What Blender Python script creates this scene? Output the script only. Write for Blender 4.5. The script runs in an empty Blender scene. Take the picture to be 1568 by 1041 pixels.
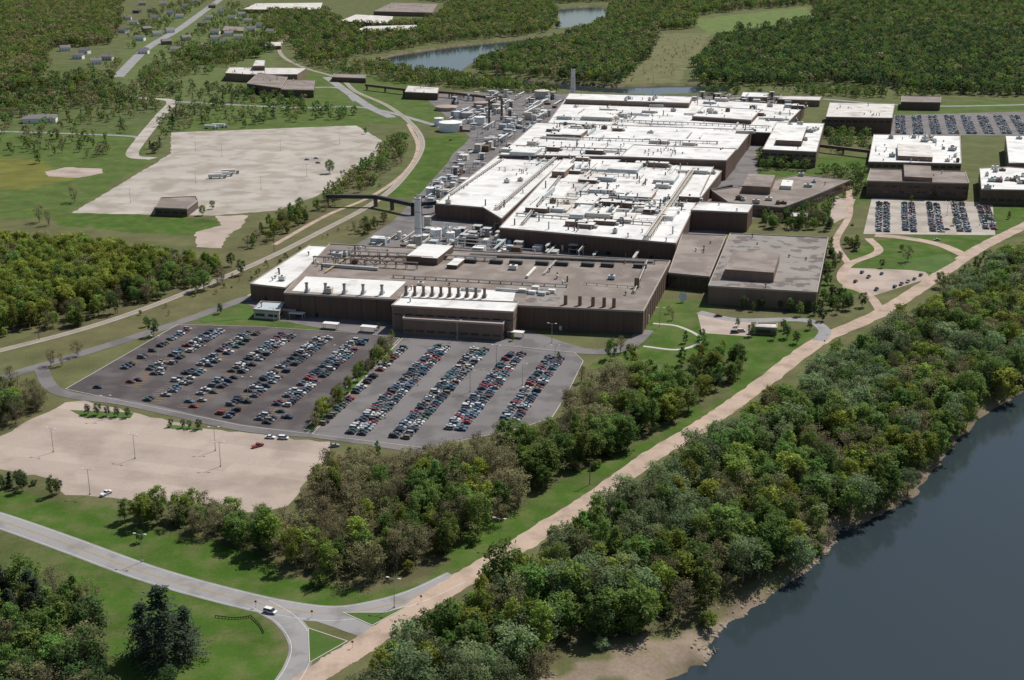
import bpy, math, random
import numpy as np
from mathutils import Vector
from mathutils.geometry import tessellate_polygon
random.seed(7); rng=np.random.default_rng(7)
# ---------------------------------------------------------------- survey frame
F=2000.0; CX=784.0; CY=520.5; H=225.0; TH=math.atan(670/2000)
cT,sT=math.cos(TH),math.sin(TH)
def G(px,py,z=0.0):
    a=(px-CX)/F; b=-(py-CY)/F
    dy=cT+b*sT; dz=-sT+b*cT
    t=(H-z)/(-dz)
    return (a*t,dy*t)
def GP(pts,z=0.0): return [G(x,y,z) for x,y in pts]
ANG=math.radians(15.2)
U=np.array([math.cos(ANG),-math.sin(ANG)]); V=np.array([math.sin(ANG),math.cos(ANG)])
sc=bpy.context.scene; col=sc.collection
# ---------------------------------------------------------------- materials
def mat(name,c,rough=.85,var=.25,s1=.04,s2=1.2,c2=None,lo=.45,hi=.65,seam=None,bump=0,spec=.3,metal=0):
    m=bpy.data.materials.new(name); m.use_nodes=True; nt=m.node_tree; N=nt.nodes; L=nt.links
    b=N['Principled BSDF']; b.inputs['Roughness'].default_value=rough; b.inputs['Metallic'].default_value=metal
    b.inputs['Specular IOR Level'].default_value=spec
    g=N.new('ShaderNodeNewGeometry')
    def noise(s,d=5):
        n=N.new('ShaderNodeTexNoise'); n.inputs['Scale'].default_value=s; n.inputs['Detail'].default_value=d
        L.new(g.outputs['Position'],n.inputs['Vector']); return n
    n1=noise(s1); n2=noise(s2,4)
    base=None
    rgb=N.new('ShaderNodeRGB'); rgb.outputs[0].default_value=(*c,1); base=rgb.outputs[0]
    if c2:
        mr=N.new('ShaderNodeMapRange'); mr.inputs[1].default_value=lo; mr.inputs[2].default_value=hi
        n3=noise(s1*2.3,6); L.new(n3.outputs[0],mr.inputs[0])
        mx=N.new('ShaderNodeMix'); mx.name='blend'; mx.data_type='RGBA'; L.new(mr.outputs[0],mx.inputs[0])
        L.new(base,mx.inputs[6]); mx.inputs[7].default_value=(*c2,1); base=mx.outputs[2]
    def mth(op,a,b_):
        x=N.new('ShaderNodeMath'); x.operation=op
        for i,q in enumerate((a,b_)):
            if isinstance(q,(int,float)): x.inputs[i].default_value=q
            else: L.new(q,x.inputs[i])
        return x.outputs[0]
    f=mth('ADD',mth('MULTIPLY',mth('SUBTRACT',n1.outputs[0],.5),var*2.2),mth('MULTIPLY',mth('SUBTRACT',n2.outputs[0],.5),var*1.3))
    f=mth('ADD',f,1.0)
    if seam:
        kind,w,h,dk=seam
        su=N.new('ShaderNodeVectorMath'); su.operation='DOT_PRODUCT'; L.new(g.outputs['Position'],su.inputs[0])
        sv=N.new('ShaderNodeVectorMath'); sv.operation='DOT_PRODUCT'; L.new(g.outputs['Position'],sv.inputs[0])
        if kind=='wall':
            su.inputs[1].default_value=(U[0]+V[0],U[1]+V[1],0); sv.inputs[1].default_value=(0,0,1)
        else:
            su.inputs[1].default_value=(U[0],U[1],0); sv.inputs[1].default_value=(V[0],V[1],0)
        cb=N.new('ShaderNodeCombineXYZ'); L.new(su.outputs['Value'],cb.inputs[0]); L.new(sv.outputs['Value'],cb.inputs[1])
        br=N.new('ShaderNodeTexBrick'); br.offset=0.0 if kind=='wall' else .5
        L.new(cb.outputs[0],br.inputs['Vector']); br.inputs['Scale'].default_value=1
        br.inputs['Brick Width'].default_value=w; br.inputs['Row Height'].default_value=h
        br.inputs['Mortar Size'].default_value=.12; br.inputs['Color1'].default_value=(1,1,1,1); br.inputs['Color2'].default_value=(.86,.86,.86,1)
        br.inputs['Mortar'].default_value=(dk,dk,dk,1)
        f=mth('MULTIPLY',f,br.outputs['Color'])
    vm=N.new('ShaderNodeVectorMath'); vm.operation='SCALE'; L.new(base,vm.inputs[0]); L.new(f,vm.inputs['Scale'])
    L.new(vm.outputs[0],b.inputs['Base Color'])
    if bump:
        bp=N.new('ShaderNodeBump'); bp.inputs['Strength'].default_value=bump; L.new(n2.outputs[0],bp.inputs['Height']); L.new(bp.outputs[0],b.inputs['Normal'])
    return m
M={}
M['white']=mat('white_membrane_roof',(.74,.725,.69),.7,.15,.03,.5,c2=(.47,.445,.41),lo=.52,hi=.72,seam=('r',18,7,.76))
M['white2']=mat('pale_roof',(.64,.60,.55),.8,.2,.04,.6,c2=(.40,.355,.31),lo=.5,hi=.7,seam=('r',12,6,.78))
M['taupe']=mat('gravel_roof',(.20,.165,.14),.95,.3,.03,.8,c2=(.27,.23,.2),lo=.45,hi=.6)
M['grayroof']=mat('grey_ballast_roof',(.26,.235,.21),.95,.25,.05,1,c2=(.15,.125,.115),lo=.52,hi=.58)
M['brown']=mat('brown_panel_wall',(.15,.095,.072),.7,.2,.05,1,seam=('wall',3.0,40,.6))
M['brown2']=mat('tan_brick_wall',(.24,.165,.125),.8,.2,.05,1,seam=('wall',4.5,50,.7))
M['cream']=mat('cream_wall',(.55,.50,.43),.8,.15)
M['stackwhite']=mat('white_stack_paint',(.82,.81,.79),.7,.08)
M['coping']=mat('coping_metal',(.38,.33,.29),.6,.1)
M['glass']=mat('dark_glass',(.02,.025,.03),.15,.1,spec=.6)
M['steel']=mat('galvanised_steel',(.45,.45,.44),.6,.25,.2,2,metal=.1)
M['steelblue']=mat('blue_grey_ductwork',(.43,.48,.49),.6,.2,.2,2,metal=.1)
M['rust']=mat('rusty_steel',(.17,.12,.09),.8,.3,.3,2)
M['offwhite']=mat('painted_offwhite',(.70,.68,.63),.6,.15,.2,2)
M['dark']=mat('dark_steel',(.05,.05,.05),.6,.3)
M['yellow']=mat('ochre_pipe',(.46,.36,.18),.6,.2)
M['asph_d']=mat('dark_asphalt',(.082,.068,.069),.95,.25,.03,1.5,c2=(.12,.103,.10),lo=.45,hi=.6,seam=('r',60,20,.85))
M['asph_m']=mat('worn_asphalt',(.175,.16,.157),.95,.2,.03,1.5,c2=(.13,.12,.118),lo=.48,hi=.6)
M['road']=mat('grey_road',(.28,.27,.265),.95,.15,.05,1.5,c2=(.21,.20,.198),lo=.5,hi=.66)
M['dirt']=mat('dirt_road_surface',(.43,.325,.255),.97,.22,.05,.8,c2=(.31,.235,.18),lo=.46,hi=.66,bump=.2)
M['tan']=mat('tan_gravel_lot',(.42,.34,.285),.97,.18,.02,.7,c2=(.33,.265,.22),lo=.48,hi=.64,seam=('r',38,9,.92))
M['conc']=mat('concrete_lot',(.43,.39,.34),.95,.18,.02,.7,c2=(.34,.295,.245),lo=.46,hi=.58,seam=('r',30,12,.85))
M['ballast']=mat('rail_ballast',(.34,.30,.25),.97,.25,.1,2)
M['kerb']=mat('kerb_concrete',(.45,.42,.38),.9,.15)
M['paintw']=mat('white_paint',(.62,.62,.6),.7,.3,.3,2)
M['painty']=mat('yellow_paint',(.46,.29,.08),.7,.3,.3,2)
M['lawn']=mat('lawn_grass',(.06,.115,.02),1,.3,.05,1,c2=(.10,.12,.035),lo=.5,hi=.7)
M['bark']=mat('tree_bark',(.26,.22,.175),.95,.3,1,5)
M['shingle']=mat('shingle_roof',(.22,.20,.19),.9,.2)
M['pinkroof']=mat('pink_ballast',(.38,.29,.24),.95,.2)
M['signred']=mat('sign_red',(.45,.03,.03),.5,.05)
M['rock']=mat('river_rock',(.33,.28,.23),.95,.3,.4,3)

def paint_mat():
    m=bpy.data.materials.new('car_paint'); m.use_nodes=True; nt=m.node_tree
    b=nt.nodes['Principled BSDF']; o=nt.nodes.new('ShaderNodeObjectInfo'); nt.links.new(o.outputs['Color'],b.inputs['Base Color'])
    b.inputs['Roughness'].default_value=.35; b.inputs['Coat Weight'].default_value=.35; return m
M['paint']=paint_mat()
def foliage(name,c,transl=.45,h0=.482,h1=.532):
    m=bpy.data.materials.new(name); m.use_nodes=True; nt=m.node_tree; N=nt.nodes; L=nt.links
    b=N['Principled BSDF']; b.inputs['Roughness'].default_value=.75; b.inputs['Specular IOR Level'].default_value=.15
    at=N.new('ShaderNodeAttribute'); at.attribute_name='tint'
    oi=N.new('ShaderNodeObjectInfo')
    hs=N.new('ShaderNodeHueSaturation'); hs.inputs['Color'].default_value=(*c,1)
    mr=N.new('ShaderNodeMapRange'); mr.inputs[3].default_value=h0; mr.inputs[4].default_value=h1; L.new(oi.outputs['Random'],mr.inputs[0]); L.new(mr.outputs[0],hs.inputs['Hue'])
    m2=N.new('ShaderNodeMath'); m2.operation='MULTIPLY'; m2.inputs[1].default_value=7.13; L.new(oi.outputs['Random'],m2.inputs[0])
    m3=N.new('ShaderNodeMath'); m3.operation='FRACT'; L.new(m2.outputs[0],m3.inputs[0])
    m4=N.new('ShaderNodeMapRange'); m4.inputs[3].default_value=.6; m4.inputs[4].default_value=1.35; L.new(m3.outputs[0],m4.inputs[0])
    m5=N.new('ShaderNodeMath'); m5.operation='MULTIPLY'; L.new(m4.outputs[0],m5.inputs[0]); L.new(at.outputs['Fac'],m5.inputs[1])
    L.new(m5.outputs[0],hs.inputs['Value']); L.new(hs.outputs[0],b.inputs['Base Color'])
    tr=N.new('ShaderNodeBsdfTranslucent'); L.new(hs.outputs[0],tr.inputs['Color'])
    mx=N.new('ShaderNodeMixShader'); mx.inputs[0].default_value=transl
    L.new(b.outputs[0],mx.inputs[1]); L.new(tr.outputs[0],mx.inputs[2]); L.new(mx.outputs[0],N['Material Output'].inputs[0])
    return m
FG=foliage('foliage_green',(.165,.235,.058)); FY=foliage('foliage_yellow_green',(.255,.295,.055))
FO=foliage('foliage_budding_olive',(.255,.235,.115),h0=.475,h1=.525); FW=foliage('foliage_grey_green',(.215,.27,.125))
FD=foliage('foliage_dark_green',(.085,.135,.045)); FC=foliage('foliage_conifer',(.040,.062,.034),.15)
# ---------------------------------------------------------------- mesh builder
class MB:
    def __init__(s): s.v=[];s.f=[];s.m=[];s.mats=[]
    def mi(s,k):
        k=M[k] if isinstance(k,str) else k
        if k not in s.mats: s.mats.append(k)
        return s.mats.index(k)
    def add(s,vs,fs,k):
        o=len(s.v); s.v+=[tuple(v) for v in vs]; i=s.mi(k)
        for f in fs: s.f.append(tuple(o+a for a in f)); s.m.append(i)
    def flat(s,poly,z,k):
        t=tessellate_polygon([[Vector((p[0],p[1],0)) for p in poly]])
        vs=[(p[0],p[1],z) for p in poly]; fs=[]
        for a,b,c in t:
            A,B,C=poly[a],poly[b],poly[c]
            if (B[0]-A[0])*(C[1]-A[1])-(B[1]-A[1])*(C[0]-A[0])<0: b,c=c,b
            fs.append((a,b,c))
        s.add(vs,fs,k)
    def prism(s,poly,z0,z1,ks,kt=None):
        poly=ccw(poly); n=len(poly)
        vs=[(p[0],p[1],z0) for p in poly]+[(p[0],p[1],z1) for p in poly]
        s.add(vs,[(i,(i+1)%n,n+(i+1)%n,n+i) for i in range(n)],ks)
        if kt: s.flat(poly,z1,kt)
    def box(s,x,y,z0,z1,lu,lv,k,a=None,kt=None):
        u,v=(U,V) if a is None else (np.array([math.cos(a),math.sin(a)]),np.array([-math.sin(a),math.cos(a)]))
        c=np.array([x,y]); P=[c+u*lu/2*i+v*lv/2*j for i,j in((-1,-1),(1,-1),(1,1),(-1,1))]
        s.prism([tuple(p) for p in P],z0,z1,k,kt or k)
    def cyl(s,x,y,z0,z1,r0,r1,k,n=10,cap=True):
        vs=[(x+r*math.cos(6.2832*i/n),y+r*math.sin(6.2832*i/n),z) for z,r in((z0,r0),(z1,r1)) for i in range(n)]
        fs=[(i,(i+1)%n,n+(i+1)%n,n+i) for i in range(n)]
        if cap: fs.append(tuple(range(n,2*n)))
        s.add(vs,fs,k)
    def tube(s,p,q,r0,r1,k,n=6):
        p=Vector(p);q=Vector(q);d=(q-p)
        if d.length<1e-4: return
        d.normalize(); a=d.orthogonal().normalized(); b=d.cross(a)
        vs=[tuple(c+a*(r*math.cos(6.2832*i/n))+b*(r*math.sin(6.2832*i/n))) for c,r in((p,r0),(q,r1)) for i in range(n)]
        s.add(vs,[(i,(i+1)%n,n+(i+1)%n,n+i) for i in range(n)]+[tuple(range(n-1,-1,-1)),tuple(range(n,2*n))],k)
    def mesh(s,name,org=(0,0,0)):
        me=bpy.data.meshes.new(name)
        me.from_pydata([(a-org[0],b-org[1],c-org[2]) for a,b,c in s.v],[],s.f)
        for m in s.mats: me.materials.append(m)
        me.polygons.foreach_set('material_index',s.m); me.update(); return me
    def make(s,name,parent=None,org=(0,0,0)):
        o=bpy.data.objects.new(name,s.mesh(name,org)); col.objects.link(o)
        if parent: o.parent=parent
        else: o.location=org
        return o
def ccw(p):
    a=sum(p[i][0]*p[(i+1)%len(p)][1]-p[(i+1)%len(p)][0]*p[i][1] for i in range(len(p)))
    return list(p) if a>0 else list(p)[::-1]
def smooth(pts,n=8):
    P=[np.array(p,float) for p in pts]; P=[2*P[0]-P[1]]+P+[2*P[-1]-P[-2]]; out=[]
    for i in range(1,len(P)-2):
        for k in range(n):
            t=k/n; a,b,c,d=P[i-1:i+3]
            out.append(.5*((2*b)+(c-a)*t+(2*a-5*b+4*c-d)*t*t+(3*b-a-3*c+d)*t**3))
    out.append(P[-2]); return out
def offs(pts,w):
    o=[]
    for i,p in enumerate(pts):
        d=pts[min(i+1,len(pts)-1)]-pts[max(i-1,0)]; d=d/(np.linalg.norm(d)+1e-9); o.append(p+np.array([-d[1],d[0]])*w)
    return o
def rough(poly,amp,step=5):
    out=[];n=len(poly)
    for i in range(n):
        a=np.array(poly[i]);b=np.array(poly[(i+1)%n]); L=np.linalg.norm(b-a); k=max(1,int(L/step))
        for j in range(k):
            p=a+(b-a)*j/k+(rng.normal(0,amp,2) if j else 0); out.append(tuple(p))
    return out
def inpoly(X,Y,poly):
    r=np.zeros(X.shape,bool);n=len(poly)
    for i in range(n):
        x0,y0=poly[i];x1,y1=poly[(i+1)%n]
        if y0==y1: continue
        c=((y0>Y)!=(y1>Y))&(X<(x1-x0)*(Y-y0)/(y1-y0)+x0); r^=c
    return r
def pdist(X,Y,poly,closed=True):
    d=np.full(X.shape,1e9);n=len(poly)
    for i in range(n if closed else n-1):
        x0,y0=poly[i];x1,y1=poly[(i+1)%n];dx,dy=x1-x0,y1-y0;L=dx*dx+dy*dy+1e-9
        t=np.clip(((X-x0)*dx+(Y-y0)*dy)/L,0,1); d=np.minimum(d,(X-x0-t*dx)**2+(Y-y0-t*dy)**2)
    return np.sqrt(d)
def wob(X,Y,s,a): return a*(np.sin(X/s+1.3*np.sin(Y/s*.7))+np.sin(Y/s*1.3+2*np.sin(X/s*.8)))
CLEAR=[]
zc=[.06]
def road(name,px,w,k,lines=None,edge=None,n=8,z=None,jit=0,clear=True):
    c=smooth(GP(px),n); L=offs(c,w/2);R=offs(c,-w/2)
    if jit: L=[p+rng.normal(0,jit,2) for p in L]; R=[p+rng.normal(0,jit,2) for p in R]
    if z is None: zc[0]+=.006; z=zc[0]
    b=MB(); m=len(c)
    b.add([(*p,z) for p in L]+[(*p,z) for p in R],[(m+i,m+i+1,i+1,i) for i in range(m-1)],k)
    if clear:
        for i in range(0,m-1,4):
            j=min(i+4,m-1); Lc=offs(c,w/2+2);Rc=offs(c,-w/2-2)
            CLEAR.append([tuple(q) for q in Lc[i:j+1]]+[tuple(q) for q in Rc[i:j+1][::-1]])
    def stripe(o,ww,kk):
        A=offs(c,o+ww/2);B=offs(c,o-ww/2)
        b.add([(*p,z+.03) for p in A]+[(*p,z+.03) for p in B],[(m+i,m+i+1,i+1,i) for i in range(m-1)],kk)
    if lines: stripe(.2,.15,lines); stripe(-.2,.15,lines)
    if edge: stripe(w/2-.9,.16,edge); stripe(-w/2+.9,.16,edge)
    b.make(name); return c
def lot(name,px,k,z=.03,amp=0,kerb=False,clear=True):
    p=GP(px)
    if amp: p=rough(p,amp)
    b=MB(); b.flat(p,z,k); 
    if kerb:
        n=len(p)
        for i in range(n):
            a=np.array(p[i]);c=np.array(p[(i+1)%n]);m_=(a+c)/2;d=c-a
            b.box(m_[0],m_[1],0,max(.18,z+.03)+.004*i,np.linalg.norm(d),.35,'kerb',math.atan2(d[1],d[0]))
    b.make(name)
    if clear: CLEAR.append(p)
    return p
# ---------------------------------------------------------------- terrain
ZW=-3.0
river=GP([(1700,480),(1600,575),(1568,600),(1530,622),(1490,655),(1450,697),(1420,735),(1395,765),(1350,790),(1290,808),(1278,832),(1255,862),(1205,893),(1170,925),(1110,962),(1088,985),(1092,1005),(1060,1028),(1010,1045),(985,1100),(900,1250),(3600,1250),(3600,480)],ZW)
pond=GP([(575,92),(610,84),(690,72),(790,62),(860,52),(850,60),(760,78),(722,96),(700,112),(650,112),(610,103)],ZW)
pond2=GP([(850,45),(858,28),(850,14),(905,10),(930,14),(925,26),(895,40)],ZW)
pond3=GP([(720,112),(830,126),(930,134),(1060,131),(1120,133),(1110,142),(1000,147),(900,142),(800,132),(730,122)],ZW)
river=[p for i in range(len(river)) for p in ([river[i]]+([tuple((np.array(river[i])*(1-t)+np.array(river[(i+1)%len(river)])*t)+rng.normal(0,1.1,2)) for t in (.2,.4,.6,.8)] if 0<i<17 else []))]
RIV=[river,pond,pond2,pond3]
def axis(lo,hi,step,gl,gh,out):
    a=list(np.arange(lo,hi,step)); s=step
    while a[-1]<out[1]: s*=gh; a.append(a[-1]+s)
    s=step
    while a[0]>out[0]: s*=gl; a.insert(0,a[0]-s)
    return np.array(a)
xs=axis(-330,420,3,1.03,1.03,(-14000,14000)); ys=axis(180,900,3,1.15,1.0045,(-6000,4200))
yy=list(ys)
while yy[-1]<20000: yy.append(yy[-1]*1.06)
ys=np.array(yy)
X,Y=np.meshgrid(xs,ys); Z=np.zeros_like(X)
colr=np.zeros(X.shape+(3,)); colr[:]=(.11,.115,.05)
far=Y>1000
colr[far]=(.10,.115,.045)
LAWN=(.055,.108,.016); GRN=(.072,.118,.026)
zones=[
 ([(-60,715),(60,745),(100,765),(180,775),(260,800),(400,840),(440,880),(560,905),(660,895),(640,912),(560,930),(440,930),(220,880),(-60,785)],LAWN),
 ([(640,905),(680,830),(760,785),(860,720),(960,675),(1060,610),(1100,560),(1170,505),(1260,500),(1270,522),(1150,595),(1080,645),(990,690),(910,750),(820,810),(720,870)],LAWN),
 ([(60,835),(300,905),(400,935),(440,990),(430,1100),(150,1100),(130,960)],LAWN),
 ([(-60,800),(100,850),(130,960),(60,920),(-60,900)],(.075,.10,.03)),
 ([(1000,480),(1080,500),(1250,510),(1200,560),(1100,600),(1000,560),(900,560),(990,500)],LAWN),
 ([(-60,195),(100,200),(210,200),(225,250),(110,322),(60,335),(-60,335)],GRN),
 ([(40,150),(250,145),(235,190),(110,205),(20,190)],GRN),
 ([(-60,90),(130,100),(250,150),(280,200),(-60,200)],(.08,.11,.036)),
 ([(-60,240),(60,245),(110,275),(40,290),(-60,285)],(.14,.145,.03)),
 ([(75,332),(120,322),(330,335),(345,352),(300,362),(200,354),(90,347)],LAWN),
 ([(590,300),(640,250),(650,212),(700,205),(720,212),(695,262),(660,300)],LAWN),
 ([(1330,370),(1400,360),(1568,360),(1500,380),(1420,430),(1300,450),(1270,480),(1200,495),(1260,420)],LAWN),
 ([(1490,312),(1600,312),(1600,335),(1520,372)],LAWN),
 ([(1100,280),(1130,240),(1330,240),(1340,300),(1260,350),(1150,330)],LAWN),
 ([(1060,30),(1130,22),(1235,10),(1245,28),(1110,50),(1085,52)],(.12,.17,.05)),
 ([(1000,52),(1090,50),(1050,108),(1040,130),(940,133),(985,95)],(.145,.145,.07)),
 ([(240,235),(300,170),(420,160),(560,190),(540,200),(280,200)],GRN),
 ([(60,480),(200,440),(420,355),(560,310),(600,340),(400,420),(300,480),(60,560)],(.12,.115,.055)),
 ([(380,100),(640,120),(680,190),(560,190),(420,165),(280,165)],GRN),
 ([(180,120),(200,60),(280,10),(420,10),(420,110),(300,160),(230,150)],(.10,.135,.045)),
 ([(1000,460),(1080,462),(1080,500),(1000,510)],GRN),
 ([(440,690),(650,690),(640,760),(470,775)],(.13,.12,.06)),
 ([(380,460),(490,490),(500,505),(380,500),(300,490)],GRN),
 ([(1360,160),(1600,150),(1600,180),(1360,180)],GRN),
]
W1=X+wob(X,Y,17,1.5); W2=Y+wob(X,Y,23,1.5)
for p,c in zones:
    q=GP(p); m=inpoly(W1,W2,q); colr[m]=c
for R in RIV:
    ins=inpoly(X,Y,R); d=pdist(X,Y,R)
    bank=7
    t=np.clip(d/bank,0,1); t=t*t*(3-2*t)
    h=np.where(ins,ZW-2.5*np.clip(d/6,0,1),ZW*(1-t)); Z=np.where(ins|(d<bank),h,Z)
    sm=(d<bank*.5+wob(X,Y,9,1.3))&~ins
    colr[sm]=(.18,.14,.10)
    colr[ins]=(.10,.08,.05)
q=GP([(850,1020),(890,985),(1000,975),(1060,962),(1100,935),(1180,900),(1250,850),(1285,812),(1310,800),(1300,900),(1100,1100),(820,1100)]); m=inpoly(W1,W2,q)&(wob(X,Y,5,1)>-.7); colr[m]=(.26,.20,.155)
q=GP([(850,1020),(890,985),(960,975),(980,990),(930,1010),(860,1040)]); m=inpoly(W1,W2,q)&(wob(X,Y,4,1)>0); colr[m]=(.11,.12,.05)
nx,ny=len(xs),len(ys)
vs=np.stack([X,Y,Z],-1).reshape(-1,3)
I=np.arange((ny-1)*(nx-1)); r_,c_=I//(nx-1),I%(nx-1); a=r_*nx+c_
qd=np.stack([a,a+1,a+nx+1,a+nx],1)
gme=bpy.data.meshes.new('ground'); gme.vertices.add(len(vs)); gme.vertices.foreach_set('co',vs.astype(np.float32).ravel())
gme.loops.add(qd.size); gme.loops.foreach_set('vertex_index',qd.astype(np.int32).ravel())
gme.polygons.add(len(qd)); gme.polygons.foreach_set('loop_start',(np.arange(len(qd))*4).astype(np.int32)); gme.update(calc_edges=True)
gme.polygons.foreach_set('use_smooth',np.ones(len(qd),bool))
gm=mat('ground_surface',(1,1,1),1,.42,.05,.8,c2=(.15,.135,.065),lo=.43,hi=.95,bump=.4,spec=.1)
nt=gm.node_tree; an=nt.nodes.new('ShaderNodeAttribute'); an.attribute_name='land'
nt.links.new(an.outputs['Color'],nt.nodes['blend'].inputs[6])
gme.materials.append(gm); go=bpy.data.objects.new('ground',gme); col.objects.link(go)
# water
wm=bpy.data.materials.new('river_water'); wm.use_nodes=True; nt=wm.node_tree; b=nt.nodes['Principled BSDF']
b.inputs['Base Color'].default_value=(.030,.043,.050,1); b.inputs['Roughness'].default_value=.1; b.inputs['IOR'].default_value=1.33
g=nt.nodes.new('ShaderNodeNewGeometry'); n=nt.nodes.new('ShaderNodeTexNoise'); n.inputs['Scale'].default_value=.35; n.inputs['Detail'].default_value=4
bp=nt.nodes.new('ShaderNodeBump'); bp.inputs['Strength'].default_value=.04; bp.inputs['Distance'].default_value=.3
nt.links.new(g.outputs['Position'],n.inputs['Vector']); nt.links.new(n.outputs[0],bp.inputs['Height']); nt.links.new(bp.outputs[0],b.inputs['Normal'])
mb=MB(); mb.flat([(-9000,-3000),(9000,-3000),(9000,9000),(-9000,9000)],ZW,wm); mb.make('river_water')
b=MB(); d_=MB()
P=np.array(river); k=0
while k<170:
    t=random.random(); i=random.randrange(40,78); A=P[i];B=P[i+1]; p=A+(B-A)*t; nrm=rng.normal(0,1,2); p=p+nrm*2.2
    if inpoly(np.array([p[0]]),np.array([p[1]]),river)[0]: continue
    dd=pdist(np.array([p[0]]),np.array([p[1]]),river)[0]; tt=min(1,dd/7); z=ZW*(1-tt*tt*(3-2*tt)); k+=1
    if k%4==0:
        a=random.uniform(0,3.14); L=random.uniform(1.5,5); d_.tube((p[0],p[1],z+.2),(p[0]+L*math.cos(a),p[1]+L*math.sin(a),z+random.uniform(.1,.9)),.18,.07,'bark',5)
    else:
        r=random.uniform(.25,.9); b.cyl(p[0],p[1],z-.3,z+r*.3,r,r*.8,'rock',6,False); b.cyl(p[0],p[1],z+r*.3,z+r*.6,r*.8,r*.35,'rock',6)
b.make('riverbank_rocks'); d_.make('driftwood')
# ---------------------------------------------------------------- roads and lots
road('entrance_road',[(-90,770),(0,797),(100,832),(220,876),(330,908),(430,931),(510,940),(580,930),(640,912),(700,884)],10.5,'road','painty','paintw')
road('exit_road',[(400,925),(440,950),(462,985),(455,1020),(430,1060),(400,1120)],8.5,'road',None,'paintw')
road('slip_road',[(480,938),(530,955),(572,972),(560,985)],8,'road')
road('riverside_dirt_road',[(430,1075),(500,1022),(560,985),(640,930),(740,868),(830,813),(920,755),(1000,697),(1085,645),(1160,592),(1255,522),(1350,478),(1440,420),(1500,380),(1580,340),(1700,280)],9.5,'dirt',jit=.3,n=14)
road('access_road',[(1255,522),(1262,505),(1230,490),(1130,490),(1070,478)],7,'road')
road('loop_road',[(1350,478),(1330,452),(1290,430),(1300,405),(1345,385),(1330,365)],6,'dirt')
road('loop_road',[(1480,392),(1440,375),(1390,365),(1340,360)],9,'dirt')
road('loop_road',[(1300,405),(1280,370),(1300,330),(1300,290)],5,'dirt')
road('perimeter_road',[(-60,600),(30,570),(90,552),(200,518),(280,492),(340,470),(385,455),(410,462)],8,'asph_m')
road('perimeter_road',[(60,560),(90,600),(200,618),(370,655),(500,668),(650,690)],7,'asph_m')
road('perimeter_road',[(385,462),(450,490),(560,507),(720,520),(900,538),(960,530),(990,505)],9,'asph_m')
c=road('railway_ballast',[(-90,562),(0,537),(130,503),(250,462),(400,400),(500,350),(560,318),(605,285),(640,240),(645,212),(625,185),(590,160),(545,140),(520,120),(470,105),(435,88),(428,70),(445,52)],6,'ballast')
b=MB()
for o in(-.9,.9):
    A=offs(c,o+.12);B=offs(c,o-.12);m=len(c)
    b.add([(*p,.25) for p in A]+[(*p,.25) for p in B],[(m+i,m+i+1,i+1,i) for i in range(m-1)],'rust')
b.make('railway_track')
road('service_road',[(420,375),(500,330),(570,300),(622,262),(640,225),(625,190)],4,'dirt')
road('service_road',[(545,380),(600,345),(640,320),(680,280),(700,235),(740,210),(780,200)],7,'asph_m')
road('country_road',[(180,118),(225,74),(275,44),(315,15),(350,-10)],16,'road')
CLEAR.append(GP([(165,135),(215,66),(270,36),(312,6),(345,-14),(368,-6),(330,22),(292,54),(245,88),(200,135)]))
road('country_road',[(-40,200),(60,203),(190,208),(215,212)],7,'road')
road('country_road',[(170,140),(220,150),(262,155),(245,178),(215,215),(203,238),(235,243)],12,'conc')
road('country_road',[(262,155),(350,160),(460,165),(560,165),(660,190),(690,200)],8,'road')
road('country_road',[(500,118),(560,160),(600,180)],12,'road')
road('country_road',[(455,135),(520,135),(545,155)],8,'road')
road('country_road',[(1060,155),(1200,148),(1400,162),(1600,160)],8,'road')
lot('parking_lot_asphalt',[(272,497),(395,500),(560,511),(612,518),(470,664),(370,652),(100,596)],'asph_d',kerb=True)
lot('parking_lot_asphalt',[(616,518),(720,524),(880,540),(893,553),(870,600),(845,640),(790,658),(650,686),(478,665)],'asph_m',z=.035,kerb=True)
lot('planted_median',[(598,527),(606,528),(480,660),(465,658)],'lawn',z=.2,kerb=True,clear=False)
lot('gravel_lot',[(-60,690),(0,668),(100,616),(130,613),(260,645),(300,655),(505,676),(500,705),(470,735),(440,775),(400,785),(300,770),(170,762),(100,758),(85,735),(-60,702)],'tan',amp=.9)
lot('concrete_lot',[(262,203),(545,192),(585,215),(575,240),(540,258),(515,285),(480,302),(425,322),(325,330),(110,326),(262,235)],'conc',amp=.6)
lot('concrete_lot',[(380,458),(440,468),(490,478),(610,490),(790,500),(900,535),(800,530),(600,508),(430,492)],'asph_m',z=.04)
lot('parking_lot_asphalt',[(1335,303),(1520,310),(1524,360),(1322,358)],'conc',z=.04)
lot('parking_lot_asphalt',[(1362,176),(1600,170),(1600,208),(1362,206)],'asph_m',z=.04)
lot('parking_lot_asphalt',[(1295,410),(1415,414),(1425,425),(1340,452),(1290,440)],'tan',z=.045)
lot('paved_yard',[(1068,480),(1150,492),(1150,515),(1075,510)],'tan',z=.05)
lot('paved_yard',[(640,300),(560,380),(1040,400),(1160,330),(1160,230),(1240,150),(640,140),(720,210)],'asph_m',z=.02)
lot('dirt_patch',[(300,355),(340,345),(330,330),(380,330),(370,345),(345,365),(340,380),(300,378)],'tan',amp=1,z=.025,clear=False)
lot('dirt_patch',[(470,420),(380,455),(300,490),(330,470)],'tan',amp=1,z=.022,clear=False)
lot('sand_patch',[(68,263),(100,256),(155,258),(158,265),(120,272),(75,270)],'tan',amp=1,z=.022)
lot('paved_walk',[(1275,300),(1310,305),(1300,330),(1270,345)],'tan',z=.025)
road('paved_walk',[(1000,495),(1040,500),(1075,520),(1040,535),(985,530)],2.2,'kerb',z=.03)
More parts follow.
